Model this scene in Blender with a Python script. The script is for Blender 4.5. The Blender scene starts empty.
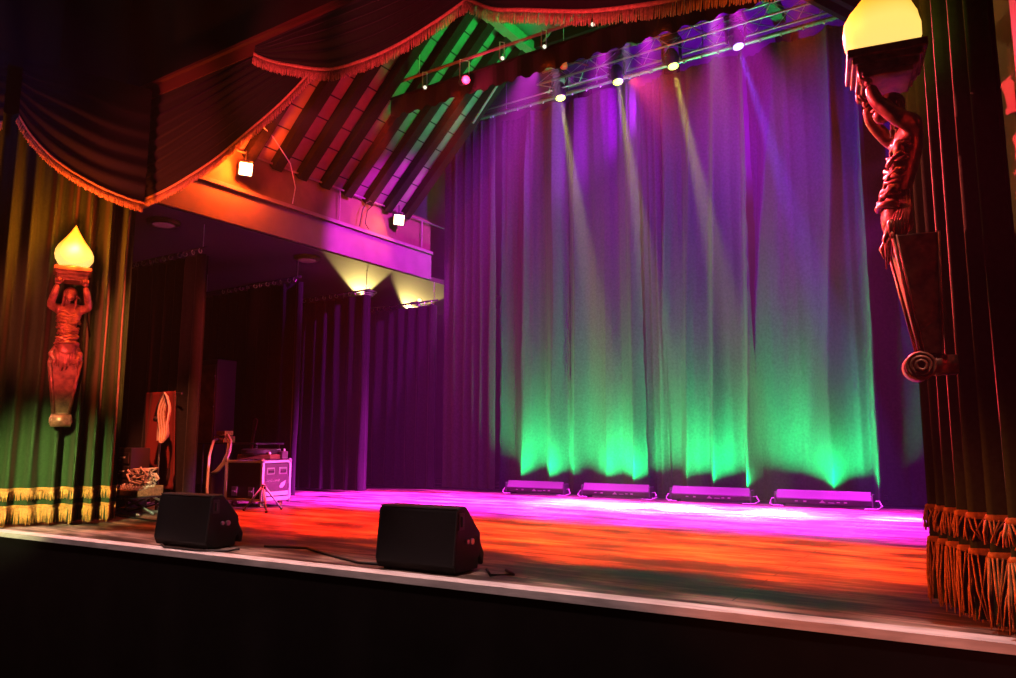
import bpy, bmesh, math, random
from mathutils import Vector, Matrix, Euler
R = math.radians
PI = math.pi
random.seed(11)
S = bpy.context.scene
C = S.collection

# ------------------------------------------------------------------ helpers
def hsh(i, k=0):
    x = math.sin(i * 127.1 + k * 311.7) * 43758.5453
    return x - math.floor(x)

def n1(x, k=0):                                   # smooth 1-D value noise, -1..1
    i = math.floor(x); f = x - i; f = f * f * (3 - 2 * f)
    return (hsh(i, k) * (1 - f) + hsh(i + 1, k) * f) * 2 - 1

def lerp(a, b, t): return a + (b - a) * t

def interp(pts, x):
    if x <= pts[0][0]: return pts[0][1]
    for (a, b), (c, d) in zip(pts, pts[1:]):
        if x <= c: return b + (d - b) * (x - a) / (c - a)
    return pts[-1][1]

class MB:
    """collects shapes for ONE mesh"""
    def __init__(s): s.v = []; s.f = []
    def add(s, vs, fs, M=None):
        o = len(s.v)
        s.v += [tuple(M @ Vector(v)) if M else tuple(v) for v in vs]
        s.f += [tuple(i + o for i in f) for f in fs]
        return s
    def box(s, c, d, M=None, taper=1.0):
        x, y, z = d[0] / 2, d[1] / 2, d[2] / 2
        vs = [(sx * x * (taper if sz > 0 else 1), sy * y * (taper if sz > 0 else 1), sz * z) for sz in (-1, 1) for sx, sy in ((-1, -1), (1, -1), (1, 1), (-1, 1))]
        vs = [(a + c[0], b + c[1], e + c[2]) for a, b, e in vs]
        return s.add(vs, [(3, 2, 1, 0), (4, 5, 6, 7), (0, 1, 5, 4), (1, 2, 6, 5), (2, 3, 7, 6), (3, 0, 4, 7)], M)
    def prism(s, prof, a0, a1, axis='x', M=None):
        """profile of 2-D points swept along an axis: x -> (y,z), y -> (x,z), z -> (x,y)"""
        n = len(prof)
        def p(q, a):
            return {'x': (a, q[0], q[1]), 'y': (q[0], a, q[1]), 'z': (q[0], q[1], a)}[axis]
        vs = [p(q, a0) for q in prof] + [p(q, a1) for q in prof]
        fs = [tuple(range(n)), tuple(range(2 * n - 1, n - 1, -1))]
        fs += [(i, i + n, (i + 1) % n + n, (i + 1) % n) for i in range(n)]
        return s.add(vs, fs, M)
    def tube(s, pts, r, seg=8, closed=False, M=None):
        pts = [Vector(p) for p in pts]; n = len(pts)
        rr = r if isinstance(r, (list, tuple)) else [r] * n
        vs = []; up = Vector((0, 0, 1)); N = None
        for i, p in enumerate(pts):
            if closed: t = pts[(i + 1) % n] - pts[i - 1]
            else: t = pts[min(i + 1, n - 1)] - pts[max(i - 1, 0)]
            t = t.normalized() if t.length > 1e-9 else Vector((0, 0, 1))
            if N is None:
                N = t.cross(up) if abs(t.dot(up)) < .95 else t.cross(Vector((1, 0, 0)))
            N = (N - t * N.dot(t)).normalized(); B = t.cross(N)
            for k in range(seg):
                a = 2 * PI * k / seg
                vs.append(p + (N * math.cos(a) + B * math.sin(a)) * rr[i])
        fs = []
        m = n if closed else n - 1
        for i in range(m):
            j = (i + 1) % n
            for k in range(seg):
                fs.append((i * seg + k, i * seg + (k + 1) % seg, j * seg + (k + 1) % seg, j * seg + k))
        if not closed:
            fs.append(tuple(range(seg - 1, -1, -1))); fs.append(tuple((n - 1) * seg + k for k in range(seg)))
        return s.add(vs, fs, M)
    def lathe(s, prof, seg=20, M=None, wob=None):
        """(r,z) profile about z"""
        n = len(prof); vs = []
        for i, (r, z) in enumerate(prof):
            for k in range(seg):
                a = 2 * PI * k / seg
                q = r * (wob(a, z) if wob else 1)
                vs.append((q * math.cos(a), q * math.sin(a), z))
        fs = [(i * seg + k, i * seg + (k + 1) % seg, (i + 1) * seg + (k + 1) % seg, (i + 1) * seg + k) for i in range(n - 1) for k in range(seg)]
        fs.append(tuple(range(seg - 1, -1, -1))); fs.append(tuple((n - 1) * seg + k for k in range(seg)))
        return s.add(vs, fs, M)
    def ball(s, c, r, M=None, seg=12, rings=8):
        rx, ry, rz = r if isinstance(r, (tuple, list)) else (r, r, r)
        vs = [(c[0], c[1], c[2] - rz)]
        for i in range(1, rings):
            t = -PI / 2 + PI * i / rings
            for k in range(seg):
                a = 2 * PI * k / seg
                vs.append((c[0] + rx * math.cos(t) * math.cos(a), c[1] + ry * math.cos(t) * math.sin(a), c[2] + rz * math.sin(t)))
        vs.append((c[0], c[1], c[2] + rz)); L = len(vs) - 1
        fs = [(0, 1 + (k + 1) % seg, 1 + k) for k in range(seg)]
        for i in range(rings - 2):
            for k in range(seg):
                a = 1 + i * seg
                fs.append((a + k, a + (k + 1) % seg, a + seg + (k + 1) % seg, a + seg + k))
        a = 1 + (rings - 2) * seg
        fs += [(a + k, a + (k + 1) % seg, L) for k in range(seg)]
        return s.add(vs, fs, M)
    def grid(s, rows):
        n = len(rows[0]); o = len(s.v)
        for r in rows: s.v += [tuple(p) for p in r]
        for i in range(len(rows) - 1):
            for k in range(n - 1):
                a = o + i * n + k
                s.f.append((a, a + 1, a + n + 1, a + n))
        return s
    def build(s, name, mat, parent=None, smooth=False, bevel=0, solid=0):
        me = bpy.data.meshes.new(name)
        me.from_pydata(s.v, [], s.f)
        bm = bmesh.new(); bm.from_mesh(me)
        if not solid and smooth != 'cloth': bmesh.ops.recalc_face_normals(bm, faces=bm.faces)
        bm.to_mesh(me); bm.free()
        if smooth: me.polygons.foreach_set('use_smooth', [True] * len(me.polygons))
        me.materials.append(mat)
        o = bpy.data.objects.new(name, me); C.objects.link(o)
        if parent: o.parent = parent
        if bevel:
            m = o.modifiers.new('edge', 'BEVEL'); m.width = bevel; m.segments = 2; m.limit_method = 'ANGLE'
        if solid:
            m = o.modifiers.new('thick', 'SOLIDIFY'); m.thickness = solid; m.offset = 0
        return o

def tag(o, label=None, cat=None, group=None, kind=None):
    if label: o['label'] = label
    if cat: o['category'] = cat
    if group: o['group'] = group
    if kind: o['kind'] = kind
    return o

def thing(name, label, cat, loc=(0, 0, 0), rz=0, group=None):
    o = bpy.data.objects.new(name, None); C.objects.link(o)
    o.empty_display_size = .1
    o.location = loc; o.rotation_euler = (0, 0, rz)
    return tag(o, label, cat, group)

def struct(o): o['kind'] = 'structure'; return o

def copy_thing(root, loc=None, rot=None, label=None):
    r = root.copy(); C.objects.link(r)
    if loc is not None: r.location = loc
    if rot is not None: r.rotation_euler = rot
    if label: r['label'] = label
    for ch in list(root.children):
        c = ch.copy(); C.objects.link(c); c.parent = r
        for g in list(ch.children):
            d = g.copy(); C.objects.link(d); d.parent = c
    return r

def TR(loc=(0, 0, 0), rot=(0, 0, 0)):
    return Matrix.Translation(loc) @ Euler(rot).to_matrix().to_4x4()

def aim(d):
    """rotation that turns +z onto direction d"""
    return Vector(d).to_track_quat('Z', 'Y').to_matrix().to_4x4()

# ------------------------------------------------------------------ materials
def mat(name, col, rough=.6, metal=0, sheen=0, sheen_tint=(1, 1, 1), sheen_rough=.4, spec=.5, noise=0, nscale=20, bump=0, emis=None, estr=0, stretch=None):
    m = bpy.data.materials.new(name); m.use_nodes = True
    nt = m.node_tree; b = nt.nodes['Principled BSDF']
    b.inputs['Base Color'].default_value = (*col, 1)
    b.inputs['Roughness'].default_value = rough
    b.inputs['Metallic'].default_value = metal
    b.inputs['Specular IOR Level'].default_value = spec
    if sheen:
        b.inputs['Sheen Weight'].default_value = sheen
        b.inputs['Sheen Tint'].default_value = (*sheen_tint, 1)
        b.inputs['Sheen Roughness'].default_value = sheen_rough
    if emis:
        b.inputs['Emission Color'].default_value = (*emis, 1)
        b.inputs['Emission Strength'].default_value = estr
    if noise or bump:
        tc = nt.nodes.new('ShaderNodeTexCoord'); mp = nt.nodes.new('ShaderNodeMapping')
        if stretch: mp.inputs['Scale'].default_value = stretch
        nz = nt.nodes.new('ShaderNodeTexNoise'); nz.inputs['Scale'].default_value = nscale; nz.inputs['Detail'].default_value = 5
        nt.links.new(tc.outputs['Object'], mp.inputs[0]); nt.links.new(mp.outputs[0], nz.inputs[0])
        if noise:
            mr = nt.nodes.new('ShaderNodeMapRange')
            mr.inputs['From Min'].default_value = .3; mr.inputs['From Max'].default_value = .7
            mr.inputs['To Min'].default_value = 1 - noise; mr.inputs['To Max'].default_value = 1 + noise
            nt.links.new(nz.outputs['Fac'], mr.inputs['Value'])
            mx = nt.nodes.new('ShaderNodeMix'); mx.data_type = 'RGBA'; mx.blend_type = 'MULTIPLY'; mx.inputs['Factor'].default_value = 1
            mx.inputs[6].default_value = (*col, 1)
            nt.links.new(mr.outputs[0], mx.inputs[7]); nt.links.new(mx.outputs[2], b.inputs['Base Color'])
        if bump:
            bp = nt.nodes.new('ShaderNodeBump'); bp.inputs['Strength'].default_value = bump; bp.inputs['Distance'].default_value = .01
            nt.links.new(nz.outputs['Fac'], bp.inputs['Height']); nt.links.new(bp.outputs[0], b.inputs['Normal'])
    return m

def floor_material():
    m = bpy.data.materials.new('stage_boards'); m.use_nodes = True
    nt = m.node_tree; b = nt.nodes['Principled BSDF']; L = nt.links
    tc = nt.nodes.new('ShaderNodeTexCoord')
    def noise(scale, st, det=6, rough=.6):
        mp = nt.nodes.new('ShaderNodeMapping'); mp.inputs['Scale'].default_value = st
        mp.inputs['Rotation'].default_value = (0, 0, R(-3))
        nz = nt.nodes.new('ShaderNodeTexNoise'); nz.inputs['Scale'].default_value = scale; nz.inputs['Detail'].default_value = det; nz.inputs['Roughness'].default_value = rough
        L.new(tc.outputs['Object'], mp.inputs[0]); L.new(mp.outputs[0], nz.inputs[0]); return nz
    a = noise(2.0, (.45, 2.0, 1)); c = noise(9, (.3, 2.2, 1))
    mth = nt.nodes.new('ShaderNodeMath'); mth.operation = 'MULTIPLY_ADD'; mth.inputs[1].default_value = .35
    L.new(c.outputs['Fac'], mth.inputs[0])
    m2 = nt.nodes.new('ShaderNodeMath'); m2.operation = 'MULTIPLY'; m2.inputs[1].default_value = .65
    L.new(a.outputs['Fac'], m2.inputs[0]); L.new(m2.outputs[0], mth.inputs[2])
    cr = nt.nodes.new('ShaderNodeValToRGB'); e = cr.color_ramp.elements
    e[0].position = .41; e[0].color = (.012, .008, .006, 1); e[1].position = .60; e[1].color = (.60, .44, .34, 1)
    k = cr.color_ramp.elements.new(.49); k.color = (.14, .095, .07, 1)
    L.new(mth.outputs[0], cr.inputs[0])
    # board seams running across the stage
    br = nt.nodes.new('ShaderNodeTexBrick'); br.offset = .5
    br.inputs['Scale'].default_value = 1; br.inputs['Brick Width'].default_value = 2.4; br.inputs['Row Height'].default_value = .14; br.inputs['Mortar Size'].default_value = .004
    br.inputs['Color1'].default_value = (1, 1, 1, 1); br.inputs['Color2'].default_value = (.78, .78, .78, 1); br.inputs['Mortar'].default_value = (.15, .15, .15, 1)
    L.new(tc.outputs['Object'], br.inputs[0])
    mx = nt.nodes.new('ShaderNodeMix'); mx.data_type = 'RGBA'; mx.blend_type = 'MULTIPLY'; mx.inputs['Factor'].default_value = 1
    L.new(cr.outputs[0], mx.inputs[6]); L.new(br.outputs[0], mx.inputs[7]); L.new(mx.outputs[2], b.inputs['Base Color'])
    mr = nt.nodes.new('ShaderNodeMapRange'); mr.inputs['To Min'].default_value = .36; mr.inputs['To Max'].default_value = .62
    L.new(c.outputs['Fac'], mr.inputs['Value']); L.new(mr.outputs[0], b.inputs['Roughness'])
    bp = nt.nodes.new('ShaderNodeBump'); bp.inputs['Strength'].default_value = .25; bp.inputs['Distance'].default_value = .01
    L.new(mth.outputs[0], bp.inputs['Height']); L.new(bp.outputs[0], b.inputs['Normal'])
    return m

def board_material(name, col, axis_scale, rough=.75):
    """planks with dark seams"""
    m = bpy.data.materials.new(name); m.use_nodes = True
    nt = m.node_tree; b = nt.nodes['Principled BSDF']; L = nt.links
    tc = nt.nodes.new('ShaderNodeTexCoord'); mp = nt.nodes.new('ShaderNodeMapping'); mp.inputs['Scale'].default_value = axis_scale
    sx = nt.nodes.new('ShaderNodeSeparateXYZ'); L.new(tc.outputs['Object'], mp.inputs[0]); L.new(mp.outputs[0], sx.inputs[0])
    ad = nt.nodes.new('ShaderNodeMath'); ad.operation = 'FRACT'; L.new(sx.outputs[0], ad.inputs[0])
    gt = nt.nodes.new('ShaderNodeMath'); gt.operation = 'GREATER_THAN'; gt.inputs[1].default_value = .06; L.new(ad.outputs[0], gt.inputs[0])
    nz = nt.nodes.new('ShaderNodeTexNoise'); nz.inputs['Scale'].default_value = 6; L.new(tc.outputs['Object'], nz.inputs[0])
    mr = nt.nodes.new('ShaderNodeMapRange'); mr.inputs['To Min'].default_value = .65; mr.inputs['To Max'].default_value = 1.25; L.new(nz.outputs['Fac'], mr.inputs[0])
    mu = nt.nodes.new('ShaderNodeMath'); mu.operation = 'MULTIPLY'; L.new(gt.outputs[0], mu.inputs[0]); L.new(mr.outputs[0], mu.inputs[1])
    mx = nt.nodes.new('ShaderNodeMix'); mx.data_type = 'RGBA'; mx.blend_type = 'MULTIPLY'; mx.inputs['Factor'].default_value = 1
    mx.inputs[6].default_value = (*col, 1); L.new(mu.outputs[0], mx.inputs[7]); L.new(mx.outputs[2], b.inputs['Base Color'])
    b.inputs['Roughness'].default_value = rough
    return m

def flame_material():
    m = bpy.data.materials.new('flame_glass'); m.use_nodes = True
    nt = m.node_tree; b = nt.nodes['Principled BSDF']; L = nt.links
    tc = nt.nodes.new('ShaderNodeTexCoord'); sx = nt.nodes.new('ShaderNodeSeparateXYZ'); L.new(tc.outputs['Object'], sx.inputs[0])
    mr = nt.nodes.new('ShaderNodeMapRange'); mr.inputs['From Min'].default_value = 1.5; mr.inputs['From Max'].default_value = 1.95; L.new(sx.outputs[2], mr.inputs[0])
    cr = nt.nodes.new('ShaderNodeValToRGB'); e = cr.color_ramp.elements
    e[0].position = 0; e[0].color = (1, .62, .16, 1); e[1].position = 1; e[1].color = (1, .30, .01, 1)
    k = e.new(.35); k.color = (1, .66, .14, 1); k = e.new(.65); k.color = (1, .46, .03, 1)
    L.new(mr.outputs[0], cr.inputs[0]); L.new(cr.outputs[0], b.inputs['Emission Color'])
    b.inputs['Emission Strength'].default_value = 1.25
    b.inputs['Base Color'].default_value = (.8, .5, .2, 1); b.inputs['Roughness'].default_value = .4
    return m

M = dict(
    floor=floor_material(),
    black=mat('matt_black_paint', (.006, .006, .006), .8, spec=.2, noise=.3, nscale=8),
    fascia_black=mat('black_stage_front', (.004, .004, .004), .9, spec=.1, noise=.3, nscale=6),
    nosing=mat('worn_white_paint', (.62, .58, .56), .6, noise=.25, nscale=7, stretch=(.6, 3, 3)),
    velvet=mat('green_velvet', (.032, .072, .02), .85, sheen=.5, sheen_tint=(1, .5, .4), sheen_rough=.3, spec=.15, noise=.15, nscale=40),
    swag=mat('dark_swag_velvet', (.012, .008, .02), .85, sheen=.14, sheen_tint=(.9, .7, 1), sheen_rough=.4, spec=.2, noise=.15, nscale=40),
    serge=mat('grey_wool_serge', (.12, .11, .13), .92, sheen=.05, spec=.1, noise=.14, nscale=30, bump=.06),
    leg=mat('black_wool_serge', (.016, .015, .016), .95, sheen=.12, spec=.1, noise=.2, nscale=30),
    gold=mat('gold_bullion_fringe', (.70, .30, .06), .55, sheen=.3, sheen_tint=(1, .8, .5), noise=.3, nscale=60),
    swagfringe=mat('copper_bullion_fringe', (.62, .34, .26), .6, sheen=.1, noise=.3, nscale=60),
    bronze=mat('painted_bronze', (.40, .17, .09), .38, metal=.35, noise=.45, nscale=22, bump=.5),
    bronze_dark=mat('aged_bronze_panel', (.26, .12, .05), .5, metal=.3, noise=.6, nscale=16, bump=.4),
    flame=flame_material(),
    wall=mat('dark_wall_paint', (.007, .005, .006), .85, noise=.3, nscale=3),
    side=mat('terracotta_wall_paint', (.34, .15, .07), .8, noise=.2, nscale=3),
    gable=mat('gable_wall_paint', (.16, .14, .17), .85, noise=.2, nscale=2),
    roofboard=board_material('roof_boarding', (.22, .17, .16), (4.2, 1, 1)),
    rafter=mat('dark_timber', (.010, .006, .006), .9, spec=.1, noise=.4, nscale=6, stretch=(1, 6, 6)),
    beam=mat('painted_beam', (.22, .18, .18), .6, noise=.12, nscale=4),
    steel=mat('galvanised_steel', (.62, .62, .64), .35, metal=.7, noise=.15, nscale=30),
    alu=mat('aluminium', (.5, .5, .52), .3, metal=.8),
    blackmetal=mat('black_powder_coat', (.018, .018, .02), .45),
    cab=mat('black_textured_cabinet', (.007, .007, .008), .55, spec=.3, bump=.2, nscale=200),
    grille=mat('black_speaker_mesh', (.01, .01, .01), .5, spec=.3),
    case=mat('dark_purple_laminate', (.12, .06, .10), .35, noise=.1),
    caseblack=mat('black_laminate', (.02, .016, .018), .4),
    white=mat('white_plastic', (.75, .73, .72), .5),
    cable=mat('black_rubber', (.012, .012, .012), .6),
    cablew=mat('pale_cable', (.65, .55, .48), .5),
    red=mat('glowing_red_enamel', (.6, .03, .02), .4, emis=(1, .05, .02), estr=.35),  # weak red emission makes the bucket glow by itself
    redcloth=mat('dark_red_cloth', (.13, .01, .01), .9, sheen=.05),
    wood=mat('brown_wood', (.16, .07, .03), .6, noise=.4, nscale=8),
    paper=mat('white_card', (.75, .7, .62), .7),
    gear=mat('brass_coloured_gear', (.45, .28, .12), .4, metal=.4, noise=.4, nscale=40),
)
def emit(name, col, st):
    return mat(name, (.02, .02, .02), .5, emis=col, estr=st)

# ------------------------------------------------------------------ camera
cam = bpy.data.cameras.new('camera'); co = bpy.data.objects.new('camera', cam); C.objects.link(co)
cam.sensor_width = 36; cam.lens = 750 * 36 / 1016; cam.clip_start = .05; cam.clip_end = 100
co.location = (0, 0, .8); co.rotation_euler = (R(90 + 7.745), 0, R(33.078))
S.camera = co

# ------------------------------------------------------------------ setting
EY = lambda x: 3.70 + (x + .01) * (3.70 - 3.26) / 7.49        # stage front edge
def slab(prof, z0, z1, name, m): return struct(MB().prism(prof, z0, z1, 'z').build(name, m))
slab([(-13, EY(-13)), (2, EY(2)), (2, 12.9), (-13, 12.9)], -.2, 0, 'floor', M['floor'])
slab([(-13, EY(-13) - .012), (2, EY(2) - .012), (2, EY(2) - .001), (-13, EY(-13) - .001)], -1.2, -.036, 'wall_stage_front', M['fascia_black'])
slab([(-13, EY(-13) - .02), (2, EY(2) - .02), (2, EY(2) + .10), (-13, EY(-13) + .10)], -.035, .006, 'trim_1', M['nosing'])
slab([(-14, -8), (6, -8), (6, EY(6)), (-14, EY(-14))], -1.3, -1.2, 'floor_auditorium', M['fascia_black'])
PY = 4.50
o = MB()
o.box((-3.87, PY + .1, 6.9), (20, .2, 4.7)); o.box((-11.3, PY + .1, 2.3), (5.6, .2, 4.6)); o.box((1.2, PY + .1, 2.3), (2.6, .2, 4.6))
struct(o.build('wall_proscenium', M['wall']))
struct(MB().box((-3.87, PY - .07, 4.565), (7.9, .14, .13)).box((-3.87, PY - .09, 4.64), (7.9, .18, .03)).build('trim_2', mat('dark_red_moulding', (.10, .03, .025), .6)))
# splayed side walls behind the house curtains
def splay(sgn):
    X = lambda x: x if sgn < 0 else -7.74 - x
    return slab([(X(-9.1), 1.0), (X(-9.2), 1.0), (X(-8.2), 4.48), (X(-8.12), 3.7)], -1.2, 9, 'wall_left_splay' if sgn < 0 else 'wall_right_splay', M['wall'])
splay(-1)
slab([(.20, 3.74), (.30, 3.74), (-.02, 4.5), (-.20, 4.48)], -1.2, 9, 'wall_right_splay', M['wall'])
slab([(.42, 2.9), (.60, 2.9), (.60, 3.6), (.14, 3.69), (.11, 3.66)], -1.2, 9, 'wall_right', M['side'])
slab([(-13, 4.5), (-12.9, 4.5), (-12.9, 12.9), (-13, 12.9)], 0, 9, 'wall_left', M['wall'])
slab([(1.9, 4.5), (2, 4.5), (2, 12.9), (1.9, 12.9)], 0, 9, 'wall_wing', M['wall'])
slab([(-13, 12.7), (2, 12.7), (2, 12.9), (-13, 12.9)], 0, 9, 'wall_back', M['gable'])
# wing ceiling and pitched roof
WZ = 3.52
slab([(-13, 4.7), (-8.0, 4.7), (-8.0, 12.7), (-13, 12.7)], WZ, WZ + .08, 'ceiling_wing', mat('wing_ceiling_paint', (.05, .04, .032), .8))
def roofz(x): return x + 12.5
struct(MB().prism([(-8.05, roofz(-8.05)), (-5.63, roofz(-5.63)), (-5.70, roofz(-5.63) + .07), (-8.12, roofz(-8.05) + .07)], 4.7, 9.3, 'y').build('ceiling_left_slope', M['roofboard']))
struct(MB().prism([(-7.74 + 8.05, roofz(-8.05)), (-7.74 + 5.63, roofz(-5.63)), (-7.74 + 5.70, roofz(-5.63) + .07), (-7.74 + 8.12, roofz(-8.05) + .07)], 4.7, 9.3, 'y').build('ceiling_right_slope', M['roofboard']))
slab([(-5.63, 4.7), (-2.11, 4.7), (-2.11, 9.3), (-5.63, 9.3)], 6.87, 6.95, 'ceiling', M['gable'])
slab([(-9.0, 9.3), (1.9, 9.3), (1.9, 12.7), (-9.0, 12.7)], 7.7, 7.8, 'ceiling_rear', M['gable'])
slab([(-9.0, 9.3), (-8.9, 9.3), (-8.9, 12.7), (-9.0, 12.7)], WZ + .08, 7.7, 'wall_left_rear', M['gable'])
struct(MB().prism([(-9.0, 3.6), (-8.0, 3.6), (-8.0, roofz(-8.0) + .06), (-5.63, 6.95), (-5.63, 7.7), (-9.0, 7.7)], 9.26, 9.34, 'y').build('wall_rear_bay', M['wall']))
struct(MB().prism([(-5.63, 6.95), (-2.11, 6.95), (-2.11, 7.7), (-5.63, 7.7)], 9.26, 9.34, 'y').build('wall_rear_bay', M['wall']))
struct(MB().prism([(1.26, 3.6), (.26, 3.6), (.26, roofz(-8.0) + .06), (-2.11, 6.95), (-2.11, 7.7), (1.26, 7.7)], 9.26, 9.34, 'y').build('wall_rear_bay', M['wall']))
slab([(-14, -8), (6, -8), (6, 4.6), (-14, 4.6)], 9.0, 9.1, 'ceiling_auditorium', M['wall'])
ry = 5.12
while ry < 9.2:                                               # rafters of both slopes
    for sg in (-1, 1):
        X = (lambda x: x) if sg < 0 else (lambda x: -7.74 - x)
        struct(MB().prism([(X(-7.99), roofz(-7.99) - .02), (X(-5.63), roofz(-5.63) - .02), (X(-5.48), roofz(-5.63) - .10), (X(-7.91), roofz(-7.99) - .10)], ry - .075, ry + .075, 'y').build('ceiling_beam', M['rafter']))
    ry += .44
for x in (-5.56, -2.18):                                       # purlins along the stage
    struct(MB().box((x, 7.6, 6.72), (.16, 5.6, .16)).build('ceiling_beam', M['beam']))
for yy in (6.3, 7.9, 9.2):                                   # collar beams
    struct(MB().box((-3.87, yy, 6.78), (3.5, .12, .17)).build('ceiling_beam', M['rafter']))
for x in (-6.4, -4.6, -2.6):
    struct(MB().box((x, 12.62, 4.5), (.25, .16, 9)).build('trim_3', M['rafter']))
# long side beam above the wing opening
BX = -7.95
struct(MB().box((BX - .06, 7.25, 3.745), (.12, 5.1, .43)).box((BX - .05, 7.25, 3.985), (.18, 5.1, .05)).build('ceiling_beam', M['beam']))
struct(MB().prism([(BX - .03, 4.0), (BX - .03, 4.56), (BX - .09, 4.56), (BX - .09, 4.0)], 4.7, 9.8, 'y').build('wall_left_infill', mat('infill_boarding', (.14, .105, .05), .7, noise=.2, nscale=4)))

# ------------------------------------------------------------------ cloth
def polyline(pts, s):
    L = 0
    for (a, b), (c, d) in zip(pts, pts[1:]):
        l = math.hypot(c - a, d - b)
        if s <= L + l or (c, d) == pts[-1]:
            t = (s - L) / l
            return (a + (c - a) * t, b + (d - b) * t), (-(d - b) / l, (c - a) / l)
        L += l
def plen(pts): return sum(math.hypot(c - a, d - b) for (a, b), (c, d) in zip(pts, pts[1:]))

class Drape:
    """folded cloth hanging along a path; k = seed"""
    def __init__(s, pts, z0, z1, lam=.2, amp=.06, k=0, shear=0, wander=.35, edge=0, side=1, topf=.7, sharp=0, ampvar=.5, fine=0):
        s.__dict__.update(locals()); s.L = plen(pts)
    def off(s, u, z):
        h = (s.z1 - z) / (s.z1 - s.z0)                        # 0 top, 1 bottom
        ph = 2 * PI * (u / s.lam + s.wander * n1(u / (s.lam * 2.3), s.k) + s.shear * h * (1 + .8 * n1(u / s.lam * .6, s.k + 5)) + .10 * n1(u / s.lam + 3 * h, s.k + 7))
        a = s.amp * (s.topf + (1 - s.topf) * h) * (1 + s.ampvar * n1(u / (s.lam * 1.4) + .3 * h, s.k + 2))
        w = math.sin(ph)
        if s.sharp: w = (2 * (1 - abs(math.sin(ph / 2)) ** s.sharp) - 1)
        o = a * (w + .22 * math.sin(2 * ph + 1.1 + s.k)) + s.amp * .12 * n1(u / s.lam * 3.1 + h * 2, s.k + 3)
        if s.fine: o += s.fine * (1.1 - .8 * h) * (1 - 2 * abs(math.sin(PI * (u / .14 + .6 * n1(u * 3.7, s.k + 8) + .5 * s.shear * h))) ** .8) * (.5 + .5 * n1(u * 3.3 + .4 * h, s.k + 11))
        if s.edge:
            e = min(u, s.L - u)
            if e < s.edge:
                q = 1 - e / s.edge
                o += q * (.018 * n1(z * 14 + u * 30, s.k + 9) + .012 * n1(z * 37, s.k + 4))
        return o
    def p(s, u, z, extra=0):
        (x, y), (nx, ny) = polyline(s.pts, min(max(u, 0), s.L))
        o = (s.off(u, z) + extra) * s.side
        return (x + nx * o, y + ny * o, z)
    def cloth(s, du=.02, dz=.15):
        nu = max(8, int(s.L / du)); nz = max(4, int((s.z1 - s.z0) / dz))
        return MB().grid([[s.p(s.L * i / nu, s.z0 + (s.z1 - s.z0) * j / nz) for i in range(nu + 1)] for j in range(nz + 1)])
    def fringe(s, zt, length, step=.008, r=.0045, head=.03, out=.012, sway=.012):
        m = MB(); nu = int(s.L / .01)
        rows = [[s.p(s.L * i / nu, zt - head * t, out * (1 if 0 < t < 1 else .4)) for i in range(nu + 1)] for t in (0, .3, .7, 1)]
        m.grid(rows)
        u = 0; i = 0
        while u < s.L:
            a = Vector(s.p(u, zt - head * .8, out * .8))
            l = length * (.86 + .14 * hsh(i, 3))
            du = sway * (2 * hsh(i, 1) - 1) + .25 * sway * math.sin(u * 25)
            b = Vector(s.p(u + du * .6, max(zt - l * .6, .01), out * (1 + hsh(i, 4))))
            c = Vector(s.p(u + du, max(zt - l, .006), out * (1 + 1.3 * hsh(i, 5))))
            m.tube([a, b, c], [r, r * 1.15, r * .7], 4)
            u += step * (.7 + .6 * hsh(i, 2)); i += 1
        return m

# house curtains at both sides of the opening
def house_curtain(label, pts, z1, seed, fr, **kw):
    t = thing('house_curtain', label, 'curtain', (0, 0, 0))
    d = Drape(pts, .035, z1, k=seed, **kw)
    d.cloth(.012, .12).build('cloth', M['velvet'], t, smooth='cloth')
    for zt, ln, st in fr:
        o = d.fringe(zt, ln, st).build('fringe', M['gold'], t, smooth=True); o['label'] = 'gold bullion fringe'
    return t, d
lc, ld = house_curtain('green velvet stage curtain behind the smaller wall torch, gold fringe in two bands',
    [(-8.35, 2.34), (-7.84, 3.4), (-7.45, 4.27)], 4.0, 3, [(.36, .12, .007), (.20, .185, .007)], lam=.165, amp=.105, wander=.25, topf=.75, side=-1)
rc, rd = house_curtain('dark velvet stage curtain behind the larger wall torch, orange-lit fringe in two bands',
    [(-.34, 4.42), (.09, 3.71)], 5.2, 21, [(.49, .13, .006), (.335, .325, .006)], lam=.125, amp=.05, wander=.3, topf=.75, side=-1)

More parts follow.
